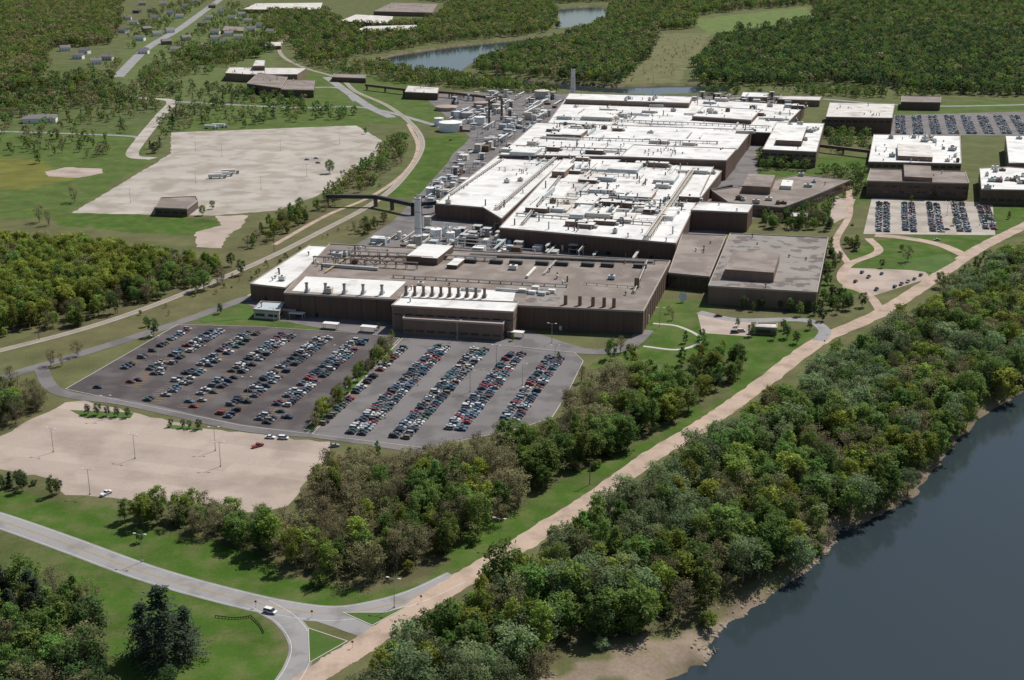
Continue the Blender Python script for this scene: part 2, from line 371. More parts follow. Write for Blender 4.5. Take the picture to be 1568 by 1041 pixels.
lot('traffic_island',[(472,962),(532,982),(500,1000),(474,1015)],'lawn',z=.16,kerb=True)
lot('traffic_island',[(525,938),(590,938),(625,928),(570,958)],'lawn',z=.16,kerb=True)
lot('planted_island',[(108,628),(205,632),(200,640),(130,640)],'lawn',z=.14,clear=False)
lot('planted_island',[(255,650),(310,655),(310,659),(258,656)],'lawn',z=.14,clear=False)
lot('planted_island',[(305,490),(385,478),(378,488),(310,494)],'lawn',z=.14)
lot('planted_island',[(1375,400),(1450,388),(1465,398),(1430,418),(1385,412)],'lawn',z=.14)
# ---------------------------------------------------------------- cars
def car_mesh(name,low,cab,hw=.9,ctop=.67,roofk='paint',wx=1.4):
    b=MB()
    n=len(low)
    vs=[(x,-hw,z) for x,z in low]+[(x,hw,z) for x,z in low]
    vs=[(x,y*(.9 if abs(x)>2.1 else 1),z) for x,y,z in vs]
    b.add(vs,[tuple(range(n)),tuple(range(2*n-1,n-1,-1))]+[(i,n+i,n+(i+1)%n,(i+1)%n) for i in range(n)],'paint')
    (x0,z0),(x1,z1),(x2,z2),(x3,z3)=cab
    hb=hw-.06
    c=[(x0,-hb,z0),(x1,-ctop,z1),(x2,-ctop,z2),(x3,-hb,z3),(x0,hb,z0),(x1,ctop,z1),(x2,ctop,z2),(x3,hb,z3)]
    b.add(c,[(0,1,2,3),(7,6,5,4),(0,4,5,1),(3,2,6,7)],'glass'); 
    e=.04
    b.add([(x1-e,-ctop-e,z1),(x2+e,-ctop-e,z2),(x2+e,ctop+e,z2),(x1-e,ctop+e,z1),(x1,-ctop,z1+.06),(x2,-ctop,z2+.06),(x2,ctop,z2+.06),(x1,ctop,z1+.06)],[(4,5,6,7),(0,1,5,4),(1,2,6,5),(2,3,7,6),(3,0,4,7)],'paint')
    xm=(x1+x2)/2
    for s in(-1,1):
        b.tube((xm,s*(hb+.01),z0),(xm,s*(ctop+.02),z1),.05,.05,'paint',4)
        for x in(-wx,wx):
            b.tube((x,s*(hw-.2),.33),(x,s*(hw+.03),.33),.34,.34,'dark',10)
            b.tube((x,s*(hw+.02),.33),(x,s*(hw+.05),.33),.18,.18,'steel',8)
        b.box(2.31,s*.6,.55,.72,.05,.35,'paintw',0); b.box(-2.31,s*.62,.6,.78,.05,.3,'signred',0)
    return b.mesh(name)
sedan=car_mesh('sedan_body',[(-2.3,.3),(-2.3,.85),(-1.75,.97),(1.0,.98),(2.1,.8),(2.3,.6),(2.3,.3)],[(-1.75,.95),(-1.05,1.42),(.25,1.45),(1.0,.96)])
suv=car_mesh('suv_body',[(-2.3,.35),(-2.3,1.05),(-2.0,1.1),(1.1,1.08),(2.15,.95),(2.3,.7),(2.3,.35)],[(-2.2,1.08),(-2.0,1.72),(.4,1.74),(1.1,1.06)],.93,.74)
mini=car_mesh('minivan_body',[(-2.35,.3),(-2.35,1.0),(-2.1,1.02),(1.5,1.0),(2.2,.8),(2.35,.55),(2.35,.3)],[(-2.3,1.0),(-2.0,1.68),(.7,1.7),(1.6,.98)],.95,.76)
pick=car_mesh('pickup_body',[(-2.75,.4),(-2.75,1.05),(-.5,1.05),(1.2,1.08),(2.5,1.0),(2.7,.75),(2.7,.4)],[(-.6,1.04),(-.45,1.72),(.55,1.74),(1.25,1.06)],.97,.76,wx=1.75)
CM=[sedan,sedan,sedan,suv,mini,pick]
PAL=[((.02,.02,.022),18),((.03,.045,.085),11),((.30,.31,.32),12),((.55,.55,.53),12),((.18,.03,.03),9),((.06,.065,.07),10),((.09,.14,.18),7),((.22,.19,.14),8),((.04,.09,.07),6),((.30,.04,.03),4),((.11,.13,.16),8),((.06,.17,.22),4)]
pc=[p for p,w in PAL for _ in range(w)]
def car(x,y,a,name='parked_car',me=None,c=None):
    o=bpy.data.objects.new(name,me or random.choice(CM)); o.location=(x,y,.06); o.rotation_euler=(0,0,a)
    o.color=(*(c or random.choice(pc)),1); col.objects.link(o)
stripes=MB()
def row(top,bot,occ0=.97,occ1=.97,sides=(-1,1),k='painty',pitch=2.75,z=.06):
    T=np.array(G(*top));B=np.array(G(*bot)); L=abs(np.dot(T-B,V)); n=int(L/pitch)
    au=math.atan2(U[1],U[0])
    for i in range(n):
        occ=occ0+(occ1-occ0)*i/n
        for s in sides:
            p=T-V*(i+.5)*pitch+U*2.75*s
            if random.random()<occ: car(p[0]+random.gauss(0,.12),p[1]+random.gauss(0,.12),au+(0 if random.random()<.5 else math.pi)+random.gauss(0,.02))
            q=T-V*i*pitch+U*2.75*s
            stripes.box(q[0],q[1],z,z+.004,5.2,.2,k)
row((283,503),(150,566),.85,.6,(1,))
for t,bt,o in [((333,506),(195,597),(.95,.15)),((388,509),(225,618),(.97,.12)),((441,513),(275,630),(.97,.2)),((497,517),(335,641),(.97,.25)),((552,521),(398,649),(.97,.6))]:
    row(t,bt,*o)
row((612,532),(500,655),.85,.85,(1,))
for t,bt in [((678,531),(548,667)),((735,535),(625,675)),((792,541),(700,660)),((850,548),(780,648))]: row(t,bt,.93,.95,k='paintw')
for x in(1352,1390,1428,1466): row((x,311),(x-8,355),.95,.95,k='paintw',z=.08)
row((1505,316),(1500,352),.85,.85,(-1,1),k='paintw',z=.08)
for x in range(1378,1600,25): row((x,178),(x-2,205),.95,.9,k='paintw',z=.08)
for x,y in [(1330,425),(1350,420),(1370,440),(1380,436),(1390,432),(1400,428),(1410,422),(1310,432),(1320,418),(1342,444)]:
    p=G(x,y); car(*p,math.radians(60))
stripes.make('parking_bay_markings')
for x,y,a in [(414,938,-25),(395,684,40),(414,671,-10),(434,672,-10),(512,684,20),(163,757,60),(150,594,-10),(290,588,60),(212,583,-15),(245,573,-15),(265,600,-10),(440,640,-12),(690,215,60),(720,230,50),(470,245,0),(487,250,0),(484,243,0),(1450,352,20),(1435,368,10),(1100,485,10),(1125,510,0),(1135,508,0),(1150,512,0),(1305,345,80)]:
    p=G(x,y); car(*p,math.radians(a),'car' if (x,y)==(414,938) else 'parked_car',None,(.75,.75,.75) if x in(414,163,434) else None)
def trailer(px,py,a,L=12):
    x,y=G(px,py); b=MB(); a=math.radians(a); b.box(x,y,1.1,3.9,L,2.5,'offwhite',a)
    d=np.array([math.cos(a),math.sin(a)]);e=np.array([-d[1],d[0]])
    for t in(-L*.4,-L*.3,L*.3):
        for s in(-1,1):
            c=np.array([x,y])+d*t; b.tube((*(c+e*s*.8),.5),(*(c+e*s*1.25),.5),.5,.5,'dark',10)
    c=np.array([x,y])+d*(L/2+1.8); b.box(*c,.5,2.9,2.6,2.4,'steel',a); b.box(*(c+d*.7),1.8,2.6,1.3,2.45,'glass',a)
    b.make('semi_trailer',org=(x,y,0))
for t in [(330,273,10),(340,270,10),(350,266,10),(335,195,-10,14),(322,197,-8),(700,150,10),(1010,165,5)]: trailer(*t)
# ---------------------------------------------------------------- buildings
def equip(b,poly,z,dens,kinds='vhdp'):
    P=np.array(poly); lo=P.min(0);hi=P.max(0)
    A=abs(sum(P[i][0]*P[(i+1)%len(P)][1]-P[(i+1)%len(P)][0]*P[i][1] for i in range(len(P))))/2
    n=int(A*dens/100); tries=n*6; cl=[]
    while n>0 and tries>0:
        tries-=1
        if cl and random.random()<.5:
            q=random.choice(cl); x=q[0]+random.gauss(0,8);y=q[1]+random.gauss(0,8)
        else: x=random.uniform(lo[0],hi[0]);y=random.uniform(lo[1],hi[1])
        if not inpoly(np.array([x]),np.array([y]),poly)[0] or pdist(np.array([x]),np.array([y]),poly)[0]<3: continue
        cl.append((x,y)); n-=1; k=random.choice(kinds)
        if k=='v':
            h=random.uniform(.8,2.6); b.cyl(x,y,z,z+h,.4,.4,'steel',8); b.cyl(x,y,z+h,z+h+.5,.9,.5,random.choice(['steel','offwhite','dark','rust']),8)
        elif k=='s':
            h=random.uniform(3,6); b.cyl(x,y,z,z+h,.5,.45,random.choice(['rust','dark','steel']),8)
        elif k=='h':
            l,w,h=random.uniform(2.5,7),random.uniform(2,4),random.uniform(1.4,3); m=random.choice(['steel','offwhite','steelblue','cream','offwhite','rust'])
            b.box(x,y,z+.4,z+.4+h,l,w,m); b.box(x,y,z,z+.4,l*.8,w*.8,'dark')
            b.cyl(x,y,z+.4+h,z+.9+h,w*.3,w*.3,'dark',8)
        elif k=='b':
            l,w,h=random.uniform(8,18),random.uniform(5,9),random.uniform(2.5,4); m=random.choice(['brown2','brown','cream','steelblue'])
            b.box(x,y,z,z+h,l,w,m,None,'white'); b.box(*(np.array([x,y])+U*(l/2+1)),z,z+h*.6,2,w*.5,'steel'); b.cyl(x,y,z+h,z+h+1.2,.7,.7,'dark',8)
        else:
            L=random.uniform(10,40); d=U if random.random()<.5 else V
            p=np.array([x,y])-d*L/2;q=np.array([x,y])+d*L/2
            if not inpoly(np.array([p[0],q[0]]),np.array([p[1],q[1]]),poly).all(): continue
            if k=='d':
                hh=random.uniform(.8,1.6); m=random.choice(['steel','steelblue','offwhite','offwhite']); 
                b.box(x,y,z+.5,z+.5+hh,*((L,hh*1.2) if d is U else (hh*1.2,L)),m)
            else:
                m=random.choice(['steel','rust','yellow','offwhite','rust'])
                e=np.array([-d[1],d[0]])
                for o in range(random.choice([1,1,2])): b.tube((*(p+e*o*.8),z+1.2),(*(q+e*o*.8),z+1.2),.22,.22,m)
            for t in np.linspace(.05,.95,max(2,int(L/5))):
                c=p+(q-p)*t; b.box(*c,z,z+1.1,.3,.3,'dark')
def building(name,px,h,wall='brown',roof='taupe',dens=0,base=0,kinds='vhdp',par=True,coping='coping',win=None,ribs=0,doors=0,extra=None):
    p=ccw([tuple(q) for q in GP(px,h)]); CLEAR.append(p)
    c=np.mean(p,0); org=(c[0],c[1],0)
    e=bpy.data.objects.new(name,None); e.location=org; col.objects.link(e); e.empty_display_size=5
    w=MB(); w.prism(p,base,h,wall); n=len(p)
    d=MB(); hasd=False
    for i in range(n):
        A=np.array(p[i]);B=np.array(p[(i+1)%n]);L=np.linalg.norm(B-A)
        if L<3: continue
        t=(B-A)/L; nn=np.array([t[1],-t[0]]); a=math.atan2(t[1],t[0]); mid=(A+B)/2
        if par: w.box(*mid,h-.5-.01*i,h+.55+.013*i,L+.4,.5,coping,a)
        if win:
            for (z0,z1) in win:
                k=max(1,int(L/6)); s=L/k
                for j in range(k):
                    q=A+t*s*(j+.5)+nn*.03; d.box(*q,z0,z1,s*.72,.12,'glass',a); hasd=True
        if ribs:
            k=int(L/ribs)
            for j in range(1,k):
                q=A+t*L*j/k+nn*.1; d.box(*q,base,h-.6,.35,.3,wall,a); hasd=True
        if doors:
            for j in range(int(L/doors)):
                q=A+t*(doors*(j+.5)+random.uniform(-4,4))+nn*.06; ww=random.choice([1.5,3.5,4]); d.box(*q,0,random.choice([2.5,4]),ww,.2,random.choice(['dark','glass','offwhite']),a); hasd=True
    w.make('walls',e,org)
    r=MB(); r.flat(p,h,roof); r.make('roof',e,org)
    if hasd: d.make('windows_and_doors',e,org)
    q=MB()
    if dens: equip(q,p,h,dens,kinds)
    if extra: extra(q,h)
    if q.v: q.make('rooftop_equipment',e,org)
    return e
def rect(b,p1,p2,z0,z1,k,kt=None,zref=None):
    a=np.array(G(*p1,zref if zref is not None else z1));c=np.array(G(*p2,zref if zref is not None else z1)); m=(a+c)/2;d=c-a
    b.box(m[0],m[1],z0,z1,abs(d@U),abs(d@V),k,None,kt)
def rack(b,p1,p2,h,z,n=4,mats=('steel','rust','offwhite')):
    a=np.array(G(*p1,h));c=np.array(G(*p2,h)); L=np.linalg.norm(c-a); d=(c-a)/L; e=np.array([-d[1],d[0]]); an=math.atan2(d[1],d[0])
    for i in range(n):
        o=(i-(n-1)/2)*.9; b.tube((*(a+e*o),h+z),(*(c+e*o),h+z),.3,.3,mats[i%len(mats)])
    for t in np.linspace(0.01,.99,max(2,int(L/6))):
        q=a+(c-a)*t; b.box(*q,h+z-.6,h+z-.35,.4,n*1.0,'rust',an)
        for s in(-1,1): b.box(*(q+e*s*n*.45),h,h+z-.6,.3,.3,'dark',an)
def front_extra(b,h):
    for q in ([(447,445),(596,455),(622,431),(468,423)],[(612,455),(784,466),(790,446),(630,437)]): b.flat(GP(q,h+.08),h+.08,'white')
    for q in ([(800,462),(850,466),(870,440),(820,438)],): b.flat(GP(q,h+.06),h+.06,'grayroof')
    rect(b,(622,392),(694,376),h,h+4.5,'brown','white'); rect(b,(684,405),(712,396),h,h+2.5,'brown','white')
    for x in list(np.linspace(470,585,5))+list(np.linspace(622,742,10)):
        g=G(x,452+ (x-470)*.03-4,h); b.cyl(*g,h,h+5.5,.9,.8,'brown2' if x>600 else 'steel',8)
        b.cyl(*g,h+5.5,h+6,1.1,1.1,'rust',8); b.box(g[0],g[1]+2,h,h+1.6,2.5,2.5,'steel')
    for x in (866,888,908,925,940):
        g=G(x,466+(x-866)*.06,h); b.cyl(*g,h,h+5.5,1.1,1.0,'brown2',8)
    g=G(975,440,h);b.cyl(*g,h,h+6,1.6,1.4,'rust',10)
    rack(b,(505,388),(760,400),h,2.5,4); rack(b,(480,402),(640,412),h,4,3,('rust','steel')); rack(b,(720,392),(1005,404),h,1.5,2); rack(b,(600,425),(870,440),h,1.5,2,('steel','rust')); rack(b,(990,402),(970,450),h,1.6,2,('rust','steel'))
    for x in range(520,640,18):
        a=np.array(G(x,402,h)); c=a+U*9; b.tube((*a,h),(*c,h+4.5),.25,.25,'rust'); b.tube((*c,h+4.5),(*(c+U*6),h),.25,.25,'rust'); b.tube((*a,h+4.5),(*(c+U*6),h+4.6),.25,.25,'rust')
    for x in (720,760,790,830,860,900,930,980):
        a=np.array(G(x,402+(x-720)*.03,h)); b.box(*a,h,h+2.2,8,3,'dark')
    for x,y in ((800,447),(815,450),(830,452),(820,443),(845,448)): b.box(*G(x,y,h),h,h+2,4,3,random.choice(['offwhite','steelblue']))
    a=np.array(G(716,392,h)); c=np.array(G(1000,402,h)); m=(a+c)/2; b.box(*m,h,h+1.2,np.linalg.norm(c-a),3,'taupe',math.atan2(*(c-a)[::-1]))
building('factory_front_block',[(435,449),(600,459),(790,468),(985,477),(1026,400),(505,374)],13,'brown','taupe',.18,kinds='vvhvpds',ribs=9,doors=45,extra=front_extra)
building('factory_loading_wing',[(383,435),(437,441),(515,378),(474,376)],10,'brown','white',.3,kinds='vvhs',doors=20)
building('factory_entrance_block',[(600,468),(786,478),(794,463),(614,456)],14,'brown2','white',.15,kinds='v',win=[(9.0,9.6)])
building('factory_entrance_block',[(617,488),(770,497),(774,489),(622,480)],9,'brown2','pinkroof',0,win=[(2,3.2)])
def main_extra(b,h):
    rack(b,(990,368),(1062,262),h,3,5,('steel','yellow','rust','offwhite')); rack(b,(800,345),(880,245),h,2,3); rack(b,(868,300),(1030,312),h,2,3,('offwhite','steelblue')); rack(b,(790,330),(1000,345),h,1.8,3)
    for p1,p2,z,k in [((930,258),(985,250),3,'steelblue'),((872,328),(908,314),3,'steelblue'),((880,310),(920,300),4,'steel'),((940,335),(975,326),2.5,'cream'),((960,300),(1005,292),3,'brown2'),((830,300),(850,285),4,'steelblue'),((1000,275),(1040,266),3,'steelblue'),((845,262),(880,250),5,'brown2'),((1010,330),(1040,318),3,'offwhite')]: rect(b,p1,p2,h,h+z,k,'white')
    for q in ([(840,330),(880,335),(930,262),(895,260)],): b.flat(GP(q,h+.07),h+.07,'white2')
building('factory_main_hall',[(765,349),(1035,373),(1095,251),(868,238)],12,'brown','white',.75,kinds='vvvvhdppssb',doors=30,extra=main_extra)
building('factory_west_hall',[(668,312),(740,318),(768,335),(868,240),(765,236)],11,'brown','white',.4,kinds='vvvhdps',ribs=8,extra=lambda b,h:(rack(b,(760,322),(850,244),h,2,4),rack(b,(690,300),(770,245),h,1.6,2)))
building('factory_east_bay',[(1058,322),(1145,326),(1153,313),(1072,309)],14,'brown','white',.2,kinds='v')
building('factory_east_bay',[(1035,350),(1060,320),(1105,262),(1080,256)],10,'brown','white',.4)
building('factory_north_hall',[(765,237),(1118,243),(1152,199),(822,188)],14,'brown','white',.36,kinds='vvvvhdpsb',extra=lambda b,h:(rack(b,(790,226),(960,232),h,2,4),rack(b,(830,212),(1100,220),h,2,3),rect(b,(850,205),(900,198),h,h+4,'brown2','white'),rect(b,(780,232),(830,226),h,h+3,'steelblue','white')))
building('factory_north_hall',[(950,240),(1112,246),(1128,228),(970,222)],17,'brown','white',.3,kinds='v')
building('factory_far_hall',[(838,190),(1190,204),(1232,162),(1058,151),(870,146)],12,'brown','white',.34,kinds='vvvvhdpsb',extra=lambda b,h:(rack(b,(850,182),(1180,196),h,2,3),rect(b,(890,178),(950,170),h,h+4,'cream','white')))
building('factory_far_hall',[(866,152),(1055,158),(1060,148),(872,143)],17,'brown2','white',.15,kinds='vh')
building('factory_far_hall',[(1060,178),(1150,184),(1165,168),(1078,163)],16,'brown','white',.2,kinds='vh')
building('office_block',[(1168,229),(1250,233),(1262,189),(1190,187)],14,'brown2','white',.2,kinds='hv',win=[(5,6.5),(9.5,11)],extra=lambda b,h: rect(b,(1188,214),(1236,192),h,h+5,'brown','white'))
building('office_block',[(1265,179),(1366,181),(1370,159),(1271,157)],17,'brown','white2',.15,kinds='v',win=[(12,14)])
building('office_block',[(1330,248),(1472,251),(1470,208),(1338,206)],9,'brown2','white',.5,kinds='hvv',win=[(5,7)],extra=lambda b,h: rect(b,(1375,238),(1425,222),h,h+4,'brown2','white2'))
building('office_block',[(1328,277),(1484,281),(1478,263),(1333,259)],13,'brown','taupe',.1,kinds='v',win=[(4,5.5),(8.5,10)],extra=lambda b,h: rect(b,(1385,270),(1425,254),h,h+4,'brown2','taupe'))
building('office_block',[(1503,290),(1620,292),(1620,262),(1545,256),(1500,258)],12,'brown','white',.4,kinds='hvh',win=[(3,5)])
building('office_block',[(1545,250),(1620,250),(1620,208),(1540,208)],14,'brown2','white',.3,win=[(4,6),(9,11)])
building('warehouse',[(1380,156),(1440,157),(1441,148),(1381,147)],9,'brown','taupe',0)
building('warehouse',[(1135,148),(1175,149),(1176,142),(1138,141)],7,'brown2','white',0)
building('warehouse',[(1190,152),(1255,154),(1258,148),(1195,147)],7,'brown2','white2',0)
building('research_building',[(1085,438),(1251,448),(1268,364),(1118,358)],11,'brown2','grayroof',.06,kinds='v',ribs=12,extra=lambda b,h:(rect(b,(1110,412),(1194,388),h,h+6,'brown2','taupe'),rect(b,(1155,415),(1184,409),h,h+4.5,'glass','glass')))
building('link_building',[(1024,418),(1086,424),(1112,361),(1045,358)],9,'brown','taupe',.15,kinds='v',win=[(2,7)])
building('laboratory_building',[(1116,310),(1198,318),(1240,302),(1302,276),(1225,268),(1140,285),(1090,292)],8,'brown2','taupe',.25,kinds='vvh',win=[(3,5)],extra=lambda b,h:(rect(b,(1137,284),(1187,268),h,h+6,'brown2','taupe'),rect(b,(1195,284),(1215,276),h,h+3,'offwhite')))
building('garden_kiosk',[(1210,332),(1235,333),(1238,326),(1214,326)],4,'brown2','white2',0)
building('guard_house',[(1155,501),(1189,503),(1190,496),(1160,495)],4,'brown2','white2',0,win=[(1.2,2.6)])
building('gate_house',[(388,474),(427,477),(436,464),(400,462)],5,'cream','steelblue',.5,kinds='v',win=[(1.5,3)])
building('gate_house',[(427,474),(452,476),(454,470),(432,469)],4,'brown2','pinkroof',0)
building('lot_office',[(237,318),(286,320),(303,307),(300,301),(246,303)],6,'brown','taupe',0,win=[(2,3.6)])
building('plant_annex',[(345,112),(380,114),(455,114),(470,104),(352,103)],10,'brown2','white2',.2,kinds='v')
building('plant_annex',[(378,128),(430,135),(440,118),(395,112)],11,'brown','taupe',.1,kinds='v')
building('plant_annex',[(430,137),(480,138),(482,123),(438,122)],9,'brown','taupe',.1,kinds='v')
building('plant_annex',[(387,101),(405,101),(406,92),(392,92)],16,'brown','white2',0)
building('plant_annex',[(620,141),(670,143),(672,134),(625,131)],8,'brown','white2',.2,kinds='v')
building('pump_house',[(508,118),(560,120),(560,114),(512,113)],6,'brown','taupe',0)
for q,h in (([(520,32),(598,36),(602,25),(545,22)],10),([(572,17),(662,19),(670,6),(600,4)],9),([(372,14),(490,15),(494,4),(392,5)],8),([(540,48),(640,45),(640,38),(560,40)],8),([(940,0),(1000,0),(1010,-6),(950,-6)],8),([(340,46),(372,47),(374,41),(344,40)],7),([(300,72),(325,73),(328,67),(303,66)],6),([(405,70),(430,70),(430,64),(408,64)],6)):
    building('distant_warehouse',q,h,'brown2',random.choice(['taupe','white2']),.03,par=False,kinds='v')
def stack(px,py,h,r0,r1,k,name='smokestack'):
    x,y=G(px,py); b=MB(); b.cyl(x,y,0,h,r0,r1,k,20)
    for t in (.35,.7,.97): z=h*t; r=r0+(r1-r0)*t; b.cyl(x,y,z,z+.5,r+.2,r+.2,'steel',20)
    b.cyl(x,y,h,h+.15,r1*.75,r1*.75,'dark',16); b.box(x+r0,y,0,h,.3,.3,'dark')
    b.make(name,org=(x,y,0))
stack(641,374,33,2.7,2.2,'stackwhite'); stack(877,152,36,3.2,2.4,'offwhite'); stack(749,193,29,1.2,1.0,'rust'); stack(768,184,24,1.2,1,'rust'); stack(684,367,12,1.5,1.4,'stackwhite'); stack(655,350,9,2.5,2.5,'cream','vent_stack')
def tank(px,py,r,h,k='stackwhite'):
    x,y=G(px,py); b=MB(); b.cyl(x,y,0,h,r,r,k,28,False); b.cyl(x,y,h,h+r*.15,r+.15,r*.15,k,28)
    b.cyl(x,y,h+r*.15,h+r*.15+.8,.5,.5,'steel',8); b.tube((x-r*.8,y-r*.7,0),(x+r*.2,y-r*1.05,h),.3,.3,'steel',4); b.make('storage_tank',org=(x,y,0))
for t in [(690,200,12,9),(672,192,5,8),(684,168,13,4,'pinkroof'),(737,163,9,5,'pinkroof'),(715,180,7,6,'steel'),(830,150,9,9,'cream'),(735,190,6,8),(700,180,4,7),(760,170,5,8,'cream'),(668,365,4,7),(690,368,3,6),(640,380,3,9,'steel'),(700,362,3,6,'steelblue'),(660,300,4,7),(672,292,4,7)]: tank(*t)
def plant(name,px,n,hm,mats):
    P=GP(px); b=MB(); lo=np.min(P,0);hi=np.max(P,0); i=0
    while i<n:
        x=random.uniform(lo[0],hi[0]);y=random.uniform(lo[1],hi[1])
        if not inpoly(np.array([x]),np.array([y]),P)[0]: continue
        i+=1; m=random.choice(mats); k=random.random(); h=random.uniform(2,hm)
        if k<.35: b.box(x,y,0,h,random.uniform(3,9),random.uniform(3,8),m)
        elif k<.5: b.cyl(x,y,0,h,1.5,1.5,m,12); b.cyl(x,y,h,h+.7,1.5,.3,m,12)
        elif k<.8:
            L=random.uniform(15,50); d=(V if random.random()<.7 else U); c=np.array([x,y])
            p=c-d*L/2;q=c+d*L/2
            for o in (-.7,0,.7):
                e=np.array([-d[1],d[0]])*o; b.tube((*(p+e),h),(*(q+e),h),.25,.25,random.choice(mats))
            for t in np.linspace(0,1,int(L/8)): s=p+(q-p)*t; b.box(*s,0,h-.2,.4,1.8,'steel')
        else:
            for z in np.arange(0,h,3): b.box(x,y,z+2.6,z+2.9,6,6,'steel')
            for a in(-1,1):
                for c in(-1,1): q=np.array([x,y])+U*2.8*a+V*2.8*c; b.box(*q,0,h,.4,.4,'steel')
            b.cyl(x,y,0,h*.9,1.8,1.8,m,12)
    b.make(name)
PM=['steel','steelblue','offwhite','stackwhite','steelblue','cream','offwhite','rust']
plant('process_equipment',[(640,315),(672,318),(762,240),(830,192),(868,150),(850,146),(800,175),(720,235),(690,262)],100,8,PM)
plant('process_equipment',[(690,160),(700,205),(740,205),(800,190),(850,150),(800,142),(720,145)],80,8,PM+['brown2'])
plant('process_equipment',[(520,382),(560,380),(600,365),(760,352),(1030,382),(1020,398),(700,385),(640,385),(560,392)],95,6,PM+['dark'])
plant('process_equipment',[(1150,185),(1190,180),(1230,195),(1200,215)],20,9,PM)
plant('process_equipment',[(1060,150),(1200,150),(1250,160),(1250,170),(1100,160)],40,9,['brown2','steel','offwhite','brown'])
def bridge(px,z,k='dark',w=3):
    b=MB(); P=GP(px,z)
    for i in range(len(P)-1):
        a=np.array(P[i]);c=np.array(P[i+1]);m=(a+c)/2;L=np.linalg.norm(c-a);an=math.atan2(*(c-a)[::-1]); b.box(*m,z-1.5+.02*i,z+1.3+.02*i,L,w,k,an)
        for t in np.linspace(.03,.97,max(2,int(L/18))):
            q=a+(c-a)*t; b.box(*q,0,z-1.5,.8,w*.8,'rust',an)
    b.make('enclosed_pipe_bridge')
bridge([(500,300),(575,301),(600,306),(632,313),(668,310)],8); bridge([(560,130),(620,137),(690,142),(760,150)],6,'brown'); bridge([(1088,292),(1120,285)],6); bridge([(1250,222),(1335,232)],6,'brown')
b=MB(); x,y=G(1045,462); b.cyl(x,y,0,2,.4,.3,'steel',8); b.add([(x+3*math.cos(a)*.8,y-1+.5*math.sin(a),3.5+3*math.sin(a)) for a in np.linspace(0,6.28,17)[:-1]]+[(x,y,3)],[(i,(i+1)%16,16) for i in range(16)],'stackwhite'); b.make('satellite_dish')
for px,py in [(507,503),(565,508),(790,516),(455,487)]:
    x,y=G(px,py); b=MB(); b.box(x,y,3,3.35,9,4,'offwhite'); 
    for i in(-1,1):
        for j in(-1,1): q=np.array([x,y])+U*4*i+V*1.6*j; b.box(*q,0,3,.25,.25,'steel')
    b.make('entrance_canopy')
def house(px,py,a,w=10,l=16,h=6):
    x,y=G(px,py); b=MB(); a=math.radians(a); b.box(x,y,0,h,l,w,'stackwhite' if random.random()<.7 else random.choice(['cream','brown2']),a)
    d=np.array([math.cos(a),math.sin(a)]);e=np.array([-d[1],d[0]]);c=np.array([x,y])
    P=[c+d*(l/2+.5)*i+e*(w/2+.5)*j for i in(-1,1) for j in(-1,1)]; R=[c-d*(l/2+.5),c+d*(l/2+.5)]
    b.add([(*P[0],h),(*P[1],h),(*P[2],h),(*P[3],h),(*R[0],h+3.6),(*R[1],h+3.6)],[(0,2,5,4),(3,1,4,5),(0,4,1),(2,3,5)],'shingle')
    for t in(-.3,0,.3):
        for s in(-1,1): q=c+d*l*t+e*s*(w/2+.03); b.box(*q,1.2,2.8,1.4,.1,'glass',a)
    q=c+d*l*.2; b.box(*q,h,h+4.4,.9,.9,'brown2',a); b.make('house',org=(x,y,0)); CLEAR.append([tuple(c+np.array(v)) for v in((-12,-80),(12,-80),(14,10),(-14,10))])
for q in [(205,38),(225,48),(240,30),(262,22),(285,12),(300,4),(215,62),(330,52),(350,55),(365,60),(120,90),(147,98),(330,62),(250,8),(210,20),(380,35),(1552,48),(310,40),(60,62),(100,78),(190,50),(232,18),(275,28),(345,68),(320,30),(240,55),(385,48),(130,82),(165,92),(355,30),(400,42),(195,30),(218,8),(185,15),(340,20),(325,12),(370,25),(260,50),(285,62),(255,68),(415,52),(220,82),(270,80)]: house(*q,random.uniform(-40,40))
house(62,187,10,14,34,5)
b=MB(); b.cyl(0,0,0,11,.16,.1,'steel',6); b.cyl(0,0,0,.7,.35,.35,'kerb',8)
for s in(-1,1): b.tube((0,0,10.8),(s*1.8,0,11.1),.07,.06,'steel',5); b.box(s*2.1,0,11,11.25,1.0,.45,'offwhite',0)
lm=b.mesh('double_arm_lamp')
for px,py in [(82,692),(207,702),(338,714),(138,757),(218,860),(604,930),(165,640),(310,560),(240,545),(430,560),(380,610),(520,560),(640,590),(720,600),(590,640),(800,590),(760,560),(850,560),(700,520),(845,525),(420,500),(300,280),(400,290),(470,270),(340,240),(430,230),(520,220),(300,230),(200,310),(765,835),(1350,340),(1400,350),(1450,330),(1500,345),(330,690),(1010,500)]:
    o=bpy.data.objects.new('street_lamp',lm); x,y=G(px,py); o.location=(x,y,0); o.rotation_euler=(0,0,random.uniform(-.4,.2)); col.objects.link(o)
b=MB(); b.cyl(0,0,0,12,.2,.14,'rust',6); b.box(0,0,11,11.25,2.6,.2,'rust',0); 
for s in(-1.1,0,1.1): b.cyl(s,0,11.25,11.6,.08,.05,'offwhite',5)
pmh=b.mesh('timber_pole')
for px,py in [(903,742),(1000,130),(1030,110),(1050,90),(985,115),(520,180),(260,150),(1160,150),(600,225),(300,440),(420,385),(180,480),(60,520)]:
    o=bpy.data.objects.new('utility_pole',pmh); x,y=G(px,py); o.location=(x,y,0); o.rotation_euler=(0,0,random.uniform(-.5,.5)); col.objects.link(o)
b=MB(); b.cyl(0,0,0,2.6,.06,.06,'steel',6); b.tube((0,-.07,2.3),(0,-.11,2.3),.42,.42,'signred',8); b.tube((0,-.05,2.3),(0,-.069,2.3),.46,.46,'paintw',8)
sm_=b.mesh('octagonal_sign')
